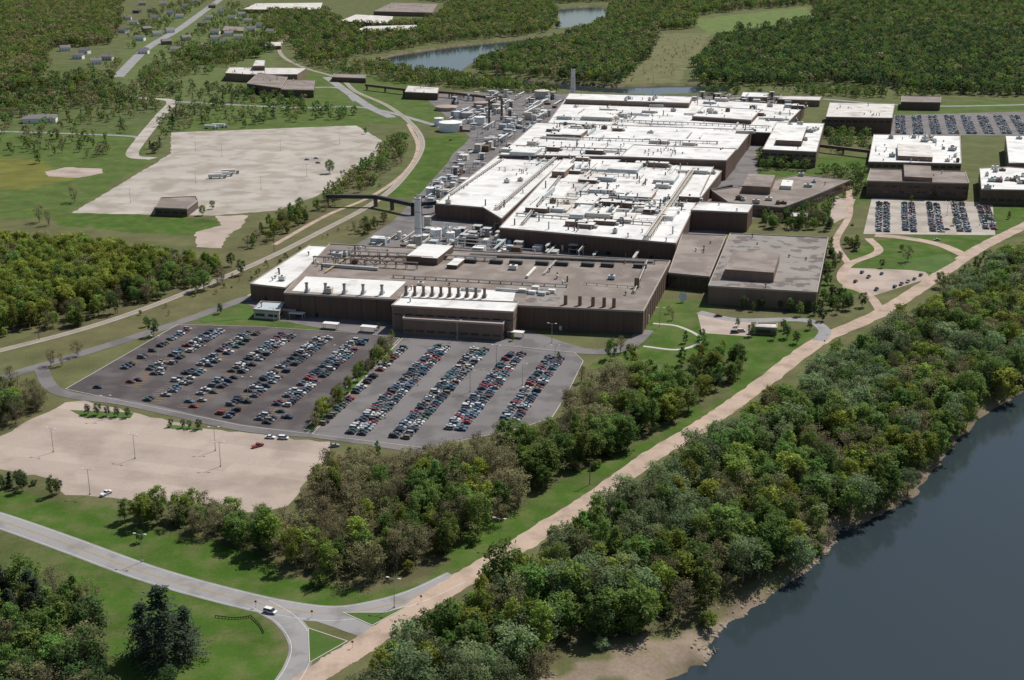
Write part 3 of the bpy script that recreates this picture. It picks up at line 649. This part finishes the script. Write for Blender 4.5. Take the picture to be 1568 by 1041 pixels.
for px,py in [(478,945),(540,992),(645,922),(1262,528),(392,930)]:
    o=bpy.data.objects.new('traffic_sign',sm_); x,y=G(px,py); o.location=(x,y,0); col.objects.link(o)
def fence(px,name='guard_rail'):
    c=smooth(GP(px),6); b=MB()
    for i in range(len(c)-1):
        b.box(*c[i],0,.8,.2,.2,'dark',0); m=(c[i]+c[i+1])/2;d=c[i+1]-c[i]; b.box(*m,.5,.85,np.linalg.norm(d),.08,'rust',math.atan2(d[1],d[0]))
    b.make(name)
fence([(466,912),(480,905),(497,892)]); fence([(385,945),(398,958),(405,970)]); fence([(330,945),(360,948),(385,945)])
# ---------------------------------------------------------------- trees
def leafmesh(name,P,Nn,S,tint,wood,fm):
    n=len(P)
    r=rng.normal(size=(n,3)); t=np.cross(Nn,r); t/=np.linalg.norm(t,axis=1)[:,None]+1e-9; bt=np.cross(Nn,t)
    a=S[:,None]*rng.uniform(.6,1.3,(n,1)); b_=S[:,None]*rng.uniform(.35,.8,(n,1))
    q=np.stack([P-t*a,P-bt*b_,P+t*a,P+bt*b_],1).reshape(-1,3)
    nv=len(wood.v); V3=list(wood.v)+[tuple(x) for x in q.tolist()]
    Fs=list(wood.f)+[(nv+4*i,nv+4*i+1,nv+4*i+2,nv+4*i+3) for i in range(n)]
    me=bpy.data.meshes.new(name); me.from_pydata(V3,[],Fs)
    me.materials.append(M['bark']); me.materials.append(fm)
    me.polygons.foreach_set('material_index',[0]*len(wood.f)+[1]*n)
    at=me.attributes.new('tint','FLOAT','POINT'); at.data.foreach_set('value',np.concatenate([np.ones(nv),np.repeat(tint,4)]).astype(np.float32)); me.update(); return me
def decid(name,fm,r=.3,nc=26,nl=80,ls=.028,base=.16,shape=1.0,limbs=9,spread=.7,top_=.97):
    w=MB(); lean=rng.normal(0,.03,2)
    top=(lean[0],lean[1],.8); w.tube((0,0,-.02),(lean[0]*.5,lean[1]*.5,.4),.018,.012,'bark',6); w.tube((lean[0]*.5,lean[1]*.5,.4),top,.012,.004,'bark',5)
    C=[];R=[]
    for i in range(nc):
        z=base+.06+(top_-.1-base)*((i+.5)/nc)**.85+rng.normal(0,.03); tz=(z-base)/(1-base); prof=max(.12,math.sin(math.pi*min(1,max(.05,tz*.88+.1)))**.6)
        a=i*2.4+rng.normal(0,.5); rr=r*prof*spread*math.sqrt(rng.uniform(.15,1.5))
        C.append((rr*math.cos(a)*1.1+lean[0],rr*math.sin(a)+lean[1],z)); R.append(r*rng.uniform(.22,.42)*shape)
    for i in rng.permutation(nc)[:limbs]:
        c=C[i]; z0=max(.1,c[2]-rng.uniform(.15,.3)); w.tube((lean[0]*z0,lean[1]*z0,z0),c,.007,.003,'bark',4)
        for _ in range(3): w.tube(c,tuple(np.array(c)+rng.normal(0,.05,3)+[0,0,.06]),.003,.001,'bark',3)
    P=[];Nn=[];T=[]
    for c,rc in zip(C,R):
        k=int(nl*rng.uniform(.5,1.3))
        d=rng.normal(size=(k,3)); d/=np.linalg.norm(d,axis=1)[:,None]; d[:,2]=np.abs(d[:,2])*np.where(rng.random(k)<.78,1,-1)
        rad=rc*rng.uniform(.3,1.25,(k,1)); p=np.array(c)+d*rad*[1,1,.95]; P.append(p)
        q=d*.6+rng.normal(0,.5,(k,3))+[0,0,.4]; q/=np.linalg.norm(q,axis=1)[:,None]; Nn.append(q)
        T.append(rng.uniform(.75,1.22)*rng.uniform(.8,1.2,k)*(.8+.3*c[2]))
    P=np.concatenate(P);Nn=np.concatenate(Nn);T=np.concatenate(T)
    return leafmesh(name,P,Nn,np.full(len(P),ls),T,w,fm)
def conif(name,fm,r=.24,lev=16,nb=9,nl=9,ls=.03,ex=.8):
    w=MB(); w.tube((0,0,-.02),(0,0,.97),.016,.002,'bark',6); P=[];Nn=[];T=[]
    for l in range(lev):
        z=.08+.9*l/lev; R=r*(1-l/lev)**ex*rng.uniform(.7,1.1)+.02
        for b in range(nb):
            a=rng.uniform(0,6.28); RR=R*rng.uniform(.6,1.15); tt=rng.uniform(.7,1.3); zz=z+rng.normal(0,.015)
            w.tube((0,0,zz),(RR*math.cos(a),RR*math.sin(a),zz-.02),.004,.001,'bark',3)
            for k in range(nl):
                f=((k+1)/nl)**.8; sp_=.012+.02*f; P.append((RR*f*math.cos(a)+rng.normal(0,sp_),RR*f*math.sin(a)+rng.normal(0,sp_),zz-.03*f+rng.normal(0,.01)))
                q=np.array([rng.normal(0,.4),rng.normal(0,.4),1]); Nn.append(q/np.linalg.norm(q)); T.append(tt)
    P=np.array(P);Nn=np.array(Nn); return leafmesh(name,P,Nn,np.full(len(P),ls),np.array(T),w,fm)
pc_=bpy.data.collections.new('tree_species'); KI={}
def reg(k,me):
    o=bpy.data.objects.new('species_'+k,me); pc_.objects.link(o); KI[k]=len(KI); return me
TM={}
spec=[('a_green1',lambda:decid('g',FG)),('a_green2',lambda:decid('g',FG,r=.37,nc=30)),('a_green3',lambda:decid('g',FG,r=.25,nc=22,base=.08)),
('b_yell1',lambda:decid('y',FY,r=.33)),('b_yell2',lambda:decid('y',FY,r=.28,nl=70)),
('c_oliv1',lambda:decid('o',FO,r=.3,nl=45,ls=.022,limbs=24,spread=.85,shape=1.15)),('c_oliv2',lambda:decid('o',FO,r=.25,nl=34,ls=.022,limbs=26,base=.12,shape=1.25)),
('d_grey1',lambda:decid('w',FW,r=.38,nc=30,ls=.025)),('d_grey2',lambda:decid('w',FW,r=.31,nc=26,nl=60,ls=.025,limbs=14)),
('e_con1',lambda:conif('c',FC)),('e_con2',lambda:conif('c',FC,r=.3,lev=13)),
('f_dark1',lambda:decid('d',FD,r=.34)),
('g_far1',lambda:decid('g',FG,r=.38,nc=11,nl=25,ls=.064,limbs=1)),('g_far2',lambda:decid('y',FY,r=.38,nc=10,nl=25,ls=.064,limbs=1)),('g_far3',lambda:decid('o',FO,r=.36,nc=10,nl=21,ls=.06,limbs=3)),
('g_far4',lambda:decid('d',FD,r=.38,nc=10,nl=25,ls=.064,limbs=1)),('g_far5',lambda:conif('c',FC,r=.27,lev=8,nb=6,nl=4,ls=.06)),
('h_pine',lambda:conif('c',FC,r=.40,lev=17,nb=11,nl=16,ls=.022,ex=.75))]
for k,fn in spec: TM[k]=reg(k,fn())
CLS={'G':(['a_green1','a_green2','a_green3'],'g_far1'),'Y':(['b_yell1','b_yell2'],'g_far2'),'O':(['c_oliv1','c_oliv2'],'g_far3'),'W':(['d_grey1','d_grey2'],'g_far1'),'C':(['e_con1','e_con2'],'g_far5'),'D':(['f_dark1'],'g_far4'),'P':(['h_pine'],'g_far5')}
ng=bpy.data.node_groups.new('scatter_trees','GeometryNodeTree')
ng.interface.new_socket('Geometry',in_out='INPUT',socket_type='NodeSocketGeometry'); ng.interface.new_socket('Geometry',in_out='OUTPUT',socket_type='NodeSocketGeometry')
N=ng.nodes;L=ng.links; gi=N.new('NodeGroupInput');gout=N.new('NodeGroupOutput'); ip=N.new('GeometryNodeInstanceOnPoints'); ci=N.new('GeometryNodeCollectionInfo')
ci.inputs['Collection'].default_value=pc_; ci.inputs['Separate Children'].default_value=True; ci.inputs['Reset Children'].default_value=True
def na(n,t):
    x=N.new('GeometryNodeInputNamedAttribute'); x.data_type=t; x.inputs['Name'].default_value=n; return x.outputs['Attribute']
ip.inputs['Pick Instance'].default_value=True
L.new(gi.outputs[0],ip.inputs['Points']);L.new(ci.outputs[0],ip.inputs['Instance']);L.new(na('kind','INT'),ip.inputs['Instance Index']);L.new(na('rot','FLOAT_VECTOR'),ip.inputs['Rotation']);L.new(na('scl','FLOAT_VECTOR'),ip.inputs['Scale']);L.new(ip.outputs[0],gout.inputs[0])
tot=0
def forest(name,px,mix,sp=6.5,h=(11,17),shrub=.35,thin=0,clear=True,floor=True):
    global tot
    P=GP(px); lo=np.min(P,0)-6;hi=np.max(P,0)+6
    gx,gy=np.meshgrid(np.arange(lo[0],hi[0],sp),np.arange(lo[1],hi[1],sp)); x=(gx+rng.uniform(-.55,.55,gx.shape)*sp).ravel();y=(gy+rng.uniform(-.55,.55,gx.shape)*sp).ravel()
    wa=2.2 if sp<8.5 else 5
    m=inpoly(x+wob(x,y,13,wa),y+wob(y,x,17,wa),P) if clear else inpoly(x,y,P)
    if thin:
        gap=np.sin(x/31+2*np.sin(y/43))+np.sin(y/37+2*np.sin(x/29)); m&=(rng.random(len(x))+gap*.22)>thin
    x=x[m];y=y[m]
    if shrub:
        k=int(len(x)*shrub); j=rng.integers(0,max(1,len(x)),k); x2=x[j]+rng.normal(0,sp*.7,k);y2=y[j]+rng.normal(0,sp*.7,k)
        sh=np.concatenate([np.zeros(len(x),bool),np.ones(k,bool)]); x=np.concatenate([x,x2]);y=np.concatenate([y,y2])
    else: sh=np.zeros(len(x),bool)
    ok=np.ones(len(x),bool)
    if clear:
      for q in CLEAR:
        qa=np.array(q)
        if qa[:,0].max()<lo[0]-9 or qa[:,0].min()>hi[0]+9 or qa[:,1].max()<lo[1]-9 or qa[:,1].min()>hi[1]+9: continue
        ok&=~inpoly(x,y,q)
    for q in RIV: ok&=~inpoly(x,y,q)&(pdist(x,y,q)>.8)
    x=x[ok];y=y[ok];sh=sh[ok]; n=len(x)
    if n==0: return
    if floor and sp<8.5 and clear: FL.append(P)
    zr=np.zeros(n)
    for q in RIV:
        d=pdist(x,y,q); t=np.clip(d/7,0,1); zr=np.minimum(zr,ZW*(1-t*t*(3-2*t)))
    letters=[c for c,w in mix.items()]; pw=np.array([w for c,w in mix.items()],float); pw/=pw.sum()
    fld=np.sin(x/21+3*np.sin(y/33))+np.sin(y/27+2*np.sin(x/19)); rk=(np.argsort(np.argsort(fld+rng.normal(0,1.2,n)))+.5)/n
    ch=np.searchsorted(np.cumsum(pw),rk).clip(0,len(pw)-1)
    kind=np.zeros(n,np.int32); dist=np.hypot(x,y)
    for i in range(n):
        near,fr=CLS[letters[ch[i]]]; kind[i]=KI[fr] if dist[i]>1000 else KI[near[rng.integers(len(near))]]
    hh=(h[0]+(h[1]-h[0])*rng.beta(1.6,1.6,n))*np.where(sh,rng.uniform(.22,.5,n),1); ww=hh*rng.uniform(.8,1.3,n)*np.where(sh,1.7,1)
    me=bpy.data.meshes.new(name); me.vertices.add(n); me.vertices.foreach_set('co',np.stack([x,y,zr-.1],1).astype(np.float32).ravel())
    me.attributes.new('kind','INT','POINT').data.foreach_set('value',kind)
    me.attributes.new('rot','FLOAT_VECTOR','POINT').data.foreach_set('vector',np.stack([rng.normal(0,.05,n),rng.normal(0,.05,n),rng.uniform(0,6.28,n)],1).astype(np.float32).ravel())
    me.attributes.new('scl','FLOAT_VECTOR','POINT').data.foreach_set('vector',np.stack([ww,ww,hh],1).astype(np.float32).ravel())
    o=bpy.data.objects.new(name,me); col.objects.link(o); md=o.modifiers.new('scatter','NODES'); md.node_group=ng; tot+=n
FL=[]
forest('riverbank_woodland',[(540,1130),(600,1030),(640,985),(740,935),(830,880),(920,815),(1000,755),(1100,695),(1180,640),(1290,565),(1370,520),(1460,460),(1530,415),(1640,375),(1700,420),(1640,545),(1568,605),(1490,660),(1445,705),(1400,762),(1340,792),(1280,815),(1240,868),(1150,905),(1080,940),(990,972),(900,992),(830,1030),(780,1130)],{'W':3.6,'G':4.6,'Y':1.7,'O':1.7},7.0,(11,19),.6)
forest('middle_woodland',[(500,740),(560,725),(650,722),(700,715),(790,690),(850,672),(885,625),(930,590),(1000,590),(1055,600),(1040,640),(1000,665),(930,700),(850,745),(760,792),(700,822),(675,868),(640,885),(560,893),(470,885),(430,865),(380,840),(430,815),(460,790)],{'O':5,'Y':1.2,'G':3.3},6.4,(10,17),.5)
forest('middle_woodland',[(1040,560),(1100,545),(1150,560),(1110,600),(1070,630),(1040,610)],{'G':3,'Y':1,'D':1},8,(8,13))
forest('middle_woodland',[(470,760),(500,715),(560,700),(640,700),(700,700),(690,720),(560,735),(500,760)],{'O':4,'G':3},8,(4,8),.5,thin=.3)
forest('lot_hedgerow',[(180,785),(230,775),(330,795),(420,810),(400,845),(260,810),(190,792)],{'O':2.5,'G':3,'Y':1},5.4,(8,13))
forest('lot_hedgerow',[(-60,722),(40,738),(95,755),(95,765),(30,755),(-60,738)],{'D':3,'C':1,'G':1},5.5,(6,9))
forest('west_woodland',[(-60,380),(120,385),(200,395),(255,410),(230,440),(150,470),(60,500),(-60,535)],{'Y':8,'G':1,'O':.6},6.4,(11,16))
forest('west_woodland',[(210,395),(310,410),(400,400),(450,375),(430,390),(330,440),(200,478),(100,508),(30,520),(150,470),(230,440)],{'G':3,'O':3,'Y':1.8,'D':.4},6.6,(8,13),thin=.2)
forest('west_woodland',[(-60,605),(30,598),(80,612),(70,625),(0,662),(-60,680)],{'O':3,'G':2,'Y':1},6,(9,14))
forest('southwest_woodland',[(-60,905),(60,915),(120,930),(150,965),(165,1000),(190,1045),(180,1130),(-60,1200)],{'D':2.4,'O':3,'G':3,'C':.8},6.6,(11,17))
forest('railside_scrub',[(430,335),(480,320),(520,285),(570,250),(600,205),(620,215),(615,250),(560,290),(500,325),(440,365),(380,385),(350,385)],{'G':3,'O':2,'Y':1},7,(6,11),thin=.35)
forest('railside_scrub',[(540,350),(590,330),(600,345),(560,370)],{'G':2,'O':1},7,(5,9),thin=.3)
forest('rail_verge_scrub',[(60,520),(250,470),(420,400),(560,335),(545,350),(430,410),(260,482),(60,535)],{'G':2,'O':1,'Y':1},8,(2,4),thin=.4,floor=False)
FM={'G':4,'Y':1.5,'O':3,'D':1.6}
forest('hillside_forest',[(-300,-20),(60,-20),(185,0),(185,40),(170,66),(130,74),(90,70),(60,110),(60,140),(-80,150),(-250,150)],{'G':3,'Y':2.5,'O':4.5,'D':.6},9.5,(12,18),0)
forest('distant_forest',[(-900,-45),(2500,-45),(2500,-18),(-900,-18)],FM,26,(20,28),0)
forest('distant_forest',[(350,-18),(1568,-18),(2100,-18),(2100,8),(1240,8),(1120,18),(1060,26),(940,2),(860,5),(680,4),(600,-4),(380,-2)],FM,14,(15,21),0)
forest('distant_forest',[(410,20),(500,18),(520,38),(640,38),(680,22),(700,0),(850,5),(850,48),(780,58),(680,66),(560,86),(500,100),(460,95),(445,60),(420,80),(380,95),(330,98),(260,98),(300,78),(400,70)],{'G':4,'O':3.2,'Y':1.8,'D':1.2},10.5,(12,17),0,thin=.16)
forest('distant_forest',[(60,120),(200,95),(290,80),(380,100),(330,110),(260,125),(160,140)],{'G':3,'O':3,'D':1,'Y':1},11,(9,13),0,thin=.4)
forest('distant_forest',[(195,60),(230,20),(320,-10),(400,20),(400,62),(300,85),(220,95)],{'G':3,'O':2,'Y':1.5,'D':.8},14,(8,12),0,thin=.4)
forest('distant_forest',[(455,95),(500,105),(580,98),(620,108),(700,118),(800,134),(870,146),(760,140),(640,132),(560,118),(500,112)],{'G':3,'Y':1.4,'O':2,'D':.8},9,(9,14),0,thin=.15)
forest('distant_forest',[(725,104),(770,82),(870,58),(930,32),(1000,45),(1005,62),(990,92),(945,130),(840,122),(740,110)],{'G':4,'O':2.6,'D':2.6,'Y':.7,'C':.8},9.4,(12,17),0)
forest('evergreen_forest',[(1062,128),(1075,90),(1100,62),(1250,40),(1568,52),(2100,60),(2100,150),(1560,148),(1440,144),(1300,130),(1120,132)],{'D':5,'G':3.2,'O':.8,'C':2.8,'Y':.4},9.6,(12,18),0)
forest('distant_forest',[(1110,52),(1245,32),(1250,8),(2100,8),(2100,60),(1568,52),(1250,40)],{'G':4,'D':3.4,'O':1.7,'Y':.8,'C':1.2},11.5,(13,19),0,thin=.08)
forest('distant_forest',[(940,2),(1060,26),(1065,45),(1000,46),(930,30)],FM,10,(12,17),0)
forest('distant_forest',[(1060,140),(1300,138),(1500,148),(1400,152),(1250,150),(1100,147)],{'G':3,'D':2,'Y':1},9,(8,12),0,thin=.4)
forest('powerline_scrub',[(1000,55),(1085,52),(1045,110),(1000,130),(945,132),(990,95)],{'G':3,'O':2},14,(1.5,4),0,thin=.6)
forest('garden_trees',[(1100,250),(1170,240),(1250,262),(1320,262),(1320,300),(1270,355),(1160,350),(1160,335),(1250,320),(1300,300),(1250,262),(1130,262)],{'G':4,'D':2,'O':1},7,(6,11),0,thin=.3)
forest('garden_trees',[(1260,380),(1330,365),(1300,400),(1280,430),(1300,480),(1260,495),(1200,480),(1110,480),(1100,470),(1250,470),(1265,440)],{'D':3,'G':4,'C':.7},6.8,(5,9),0,thin=.25)
forest('garden_trees',[(1262,130),(1270,180),(1262,235),(1330,235),(1330,195),(1270,190)],{'G':2,'O':1,'D':1},9,(7,11),0,thin=.3)
forest('lawn_trees',[(-60,150),(130,140),(250,150),(200,200),(160,240),(40,240),(-60,240)],{'O':2.5,'G':3,'C':1,'Y':1},14,(8,13),0,thin=.42)
forest('lawn_trees',[(-60,118),(60,130),(240,110),(260,150),(130,165),(-60,170)],{'O':4,'G':3,'D':1,'Y':1},10.5,(9,15),0,thin=.28)
forest('lawn_trees',[(170,150),(260,130),(440,145),(540,180),(440,190),(290,190),(240,240),(225,235),(255,190)],{'G':2.5,'D':1.5,'C':1,'O':2},12,(8,12),0,thin=.42)
forest('lot_median_trees',[(598,527),(606,528),(480,660),(465,658)],{'Y':3,'O':3,'G':1},4.2,(6,10),.5,clear=False)
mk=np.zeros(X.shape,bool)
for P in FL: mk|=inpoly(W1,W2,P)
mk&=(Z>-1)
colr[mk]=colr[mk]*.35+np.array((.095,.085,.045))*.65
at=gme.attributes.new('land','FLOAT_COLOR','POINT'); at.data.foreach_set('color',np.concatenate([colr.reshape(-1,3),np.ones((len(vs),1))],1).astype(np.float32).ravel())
def tree(px,py,h,c='G',name=None,w=1.0):
    k=random.choice(CLS[c][0]); o=bpy.data.objects.new(name or ('pine_tree' if c in 'CP' else 'deciduous_tree'),TM[k]); x,y=G(px,py); o.location=(x,y,-.05); o.scale=(h*w,h*w,h); o.rotation_euler=(0,0,random.uniform(0,6.28)); col.objects.link(o)
tree(252,1016,29,'P'); tree(222,1004,20,'P'); tree(286,1006,19,'P'); tree(258,1062,9,'D')
for x,y,h,c in [(60,250,13,'G'),(115,310,14,'O'),(75,345,12,'O'),(60,340,14,'O'),(235,515,10,'D'),(225,500,6,'G'),(338,480,6,'D'),(120,545,9,'O'),(95,560,8,'O'),(78,560,9,'O'),(150,635,6,'D'),(135,634,5,'D'),(165,637,5,'D'),(180,638,5,'D'),(195,639,5,'D'),(262,653,4,'D'),(290,656,4,'D'),(305,657,5,'D'),(280,655,4,'D'),(445,330,10,'G'),(460,320,9,'G'),(505,265,12,'G'),(310,330,8,'G'),(325,320,7,'Y'),(1095,250,11,'D'),(1205,518,8,'D'),(1220,526,7,'D'),(1200,505,6,'G'),(1185,520,6,'D'),(1150,515,7,'D'),(1050,525,7,'G'),(1075,520,6,'D'),(1130,500,5,'D'),(1030,490,6,'O'),(1025,480,5,'O'),(950,540,10,'O'),(935,550,11,'G'),(965,560,12,'Y'),(1390,400,11,'O'),(1350,410,6,'D'),(1380,385,5,'G'),(1510,340,6,'G'),(1545,335,6,'G'),(1430,305,7,'G'),(1395,310,6,'G'),(1450,300,6,'D'),(1320,470,9,'D'),(1300,475,9,'D'),(1285,460,8,'D'),(1240,505,6,'D'),(600,520,6,'G'),(580,505,4,'D'),(785,522,4,'G'),(855,552,5,'G'),(1290,210,12,'Y'),(1310,205,11,'O'),(390,155,9,'O'),(405,160,9,'D'),(375,195,8,'G'),(265,190,12,'C'),(270,180,11,'C'),(245,225,11,'C'),(235,235,11,'C'),(230,228,9,'C'),(560,205,7,'G'),(600,215,8,'O'),(570,245,7,'G'),(1480,425,9,'D'),(1495,415,10,'D'),(1470,430,8,'D'),(1440,440,10,'G'),(1510,408,11,'D'),(890,585,9,'O'),(905,600,11,'O'),(1460,345,6,'G'),(215,830,5,'G')]: tree(x,y,h,c)
print('TREES',tot,'OBJ',len(bpy.data.objects))
# ---------------------------------------------------------------- light + camera
az=math.radians(42); el=math.radians(52)
S=Vector((math.sin(az)*math.cos(el),math.cos(az)*math.cos(el),math.sin(el)))
sl=bpy.data.lights.new('sun','SUN'); sl.energy=4.8; sl.angle=math.radians(.5); sl.color=(1,.96,.90)
so=bpy.data.objects.new('sun',sl); so.rotation_euler=S.to_track_quat('Z','Y').to_euler(); so.location=(0,0,500); col.objects.link(so)
w=bpy.data.worlds.new('World'); sc.world=w; w.use_nodes=True; nt=w.node_tree; bg=nt.nodes['Background']; sk=nt.nodes.new('ShaderNodeTexSky'); sk.sky_type='NISHITA'; sk.sun_disc=False; sk.sun_elevation=el; sk.sun_rotation=az
nt.links.new(sk.outputs[0],bg.inputs[0]); bg.inputs[1].default_value=.075
cam=bpy.data.cameras.new('camera'); cam.sensor_width=36; cam.lens=F/1568*36; cam.clip_end=60000; cam.clip_start=1
co=bpy.data.objects.new('camera',cam); co.location=(0,0,H); co.rotation_euler=(math.pi/2-TH,0,0); col.objects.link(co); sc.camera=co
sc.view_settings.view_transform='Standard'; sc.view_settings.look='None'; sc.view_settings.exposure=0
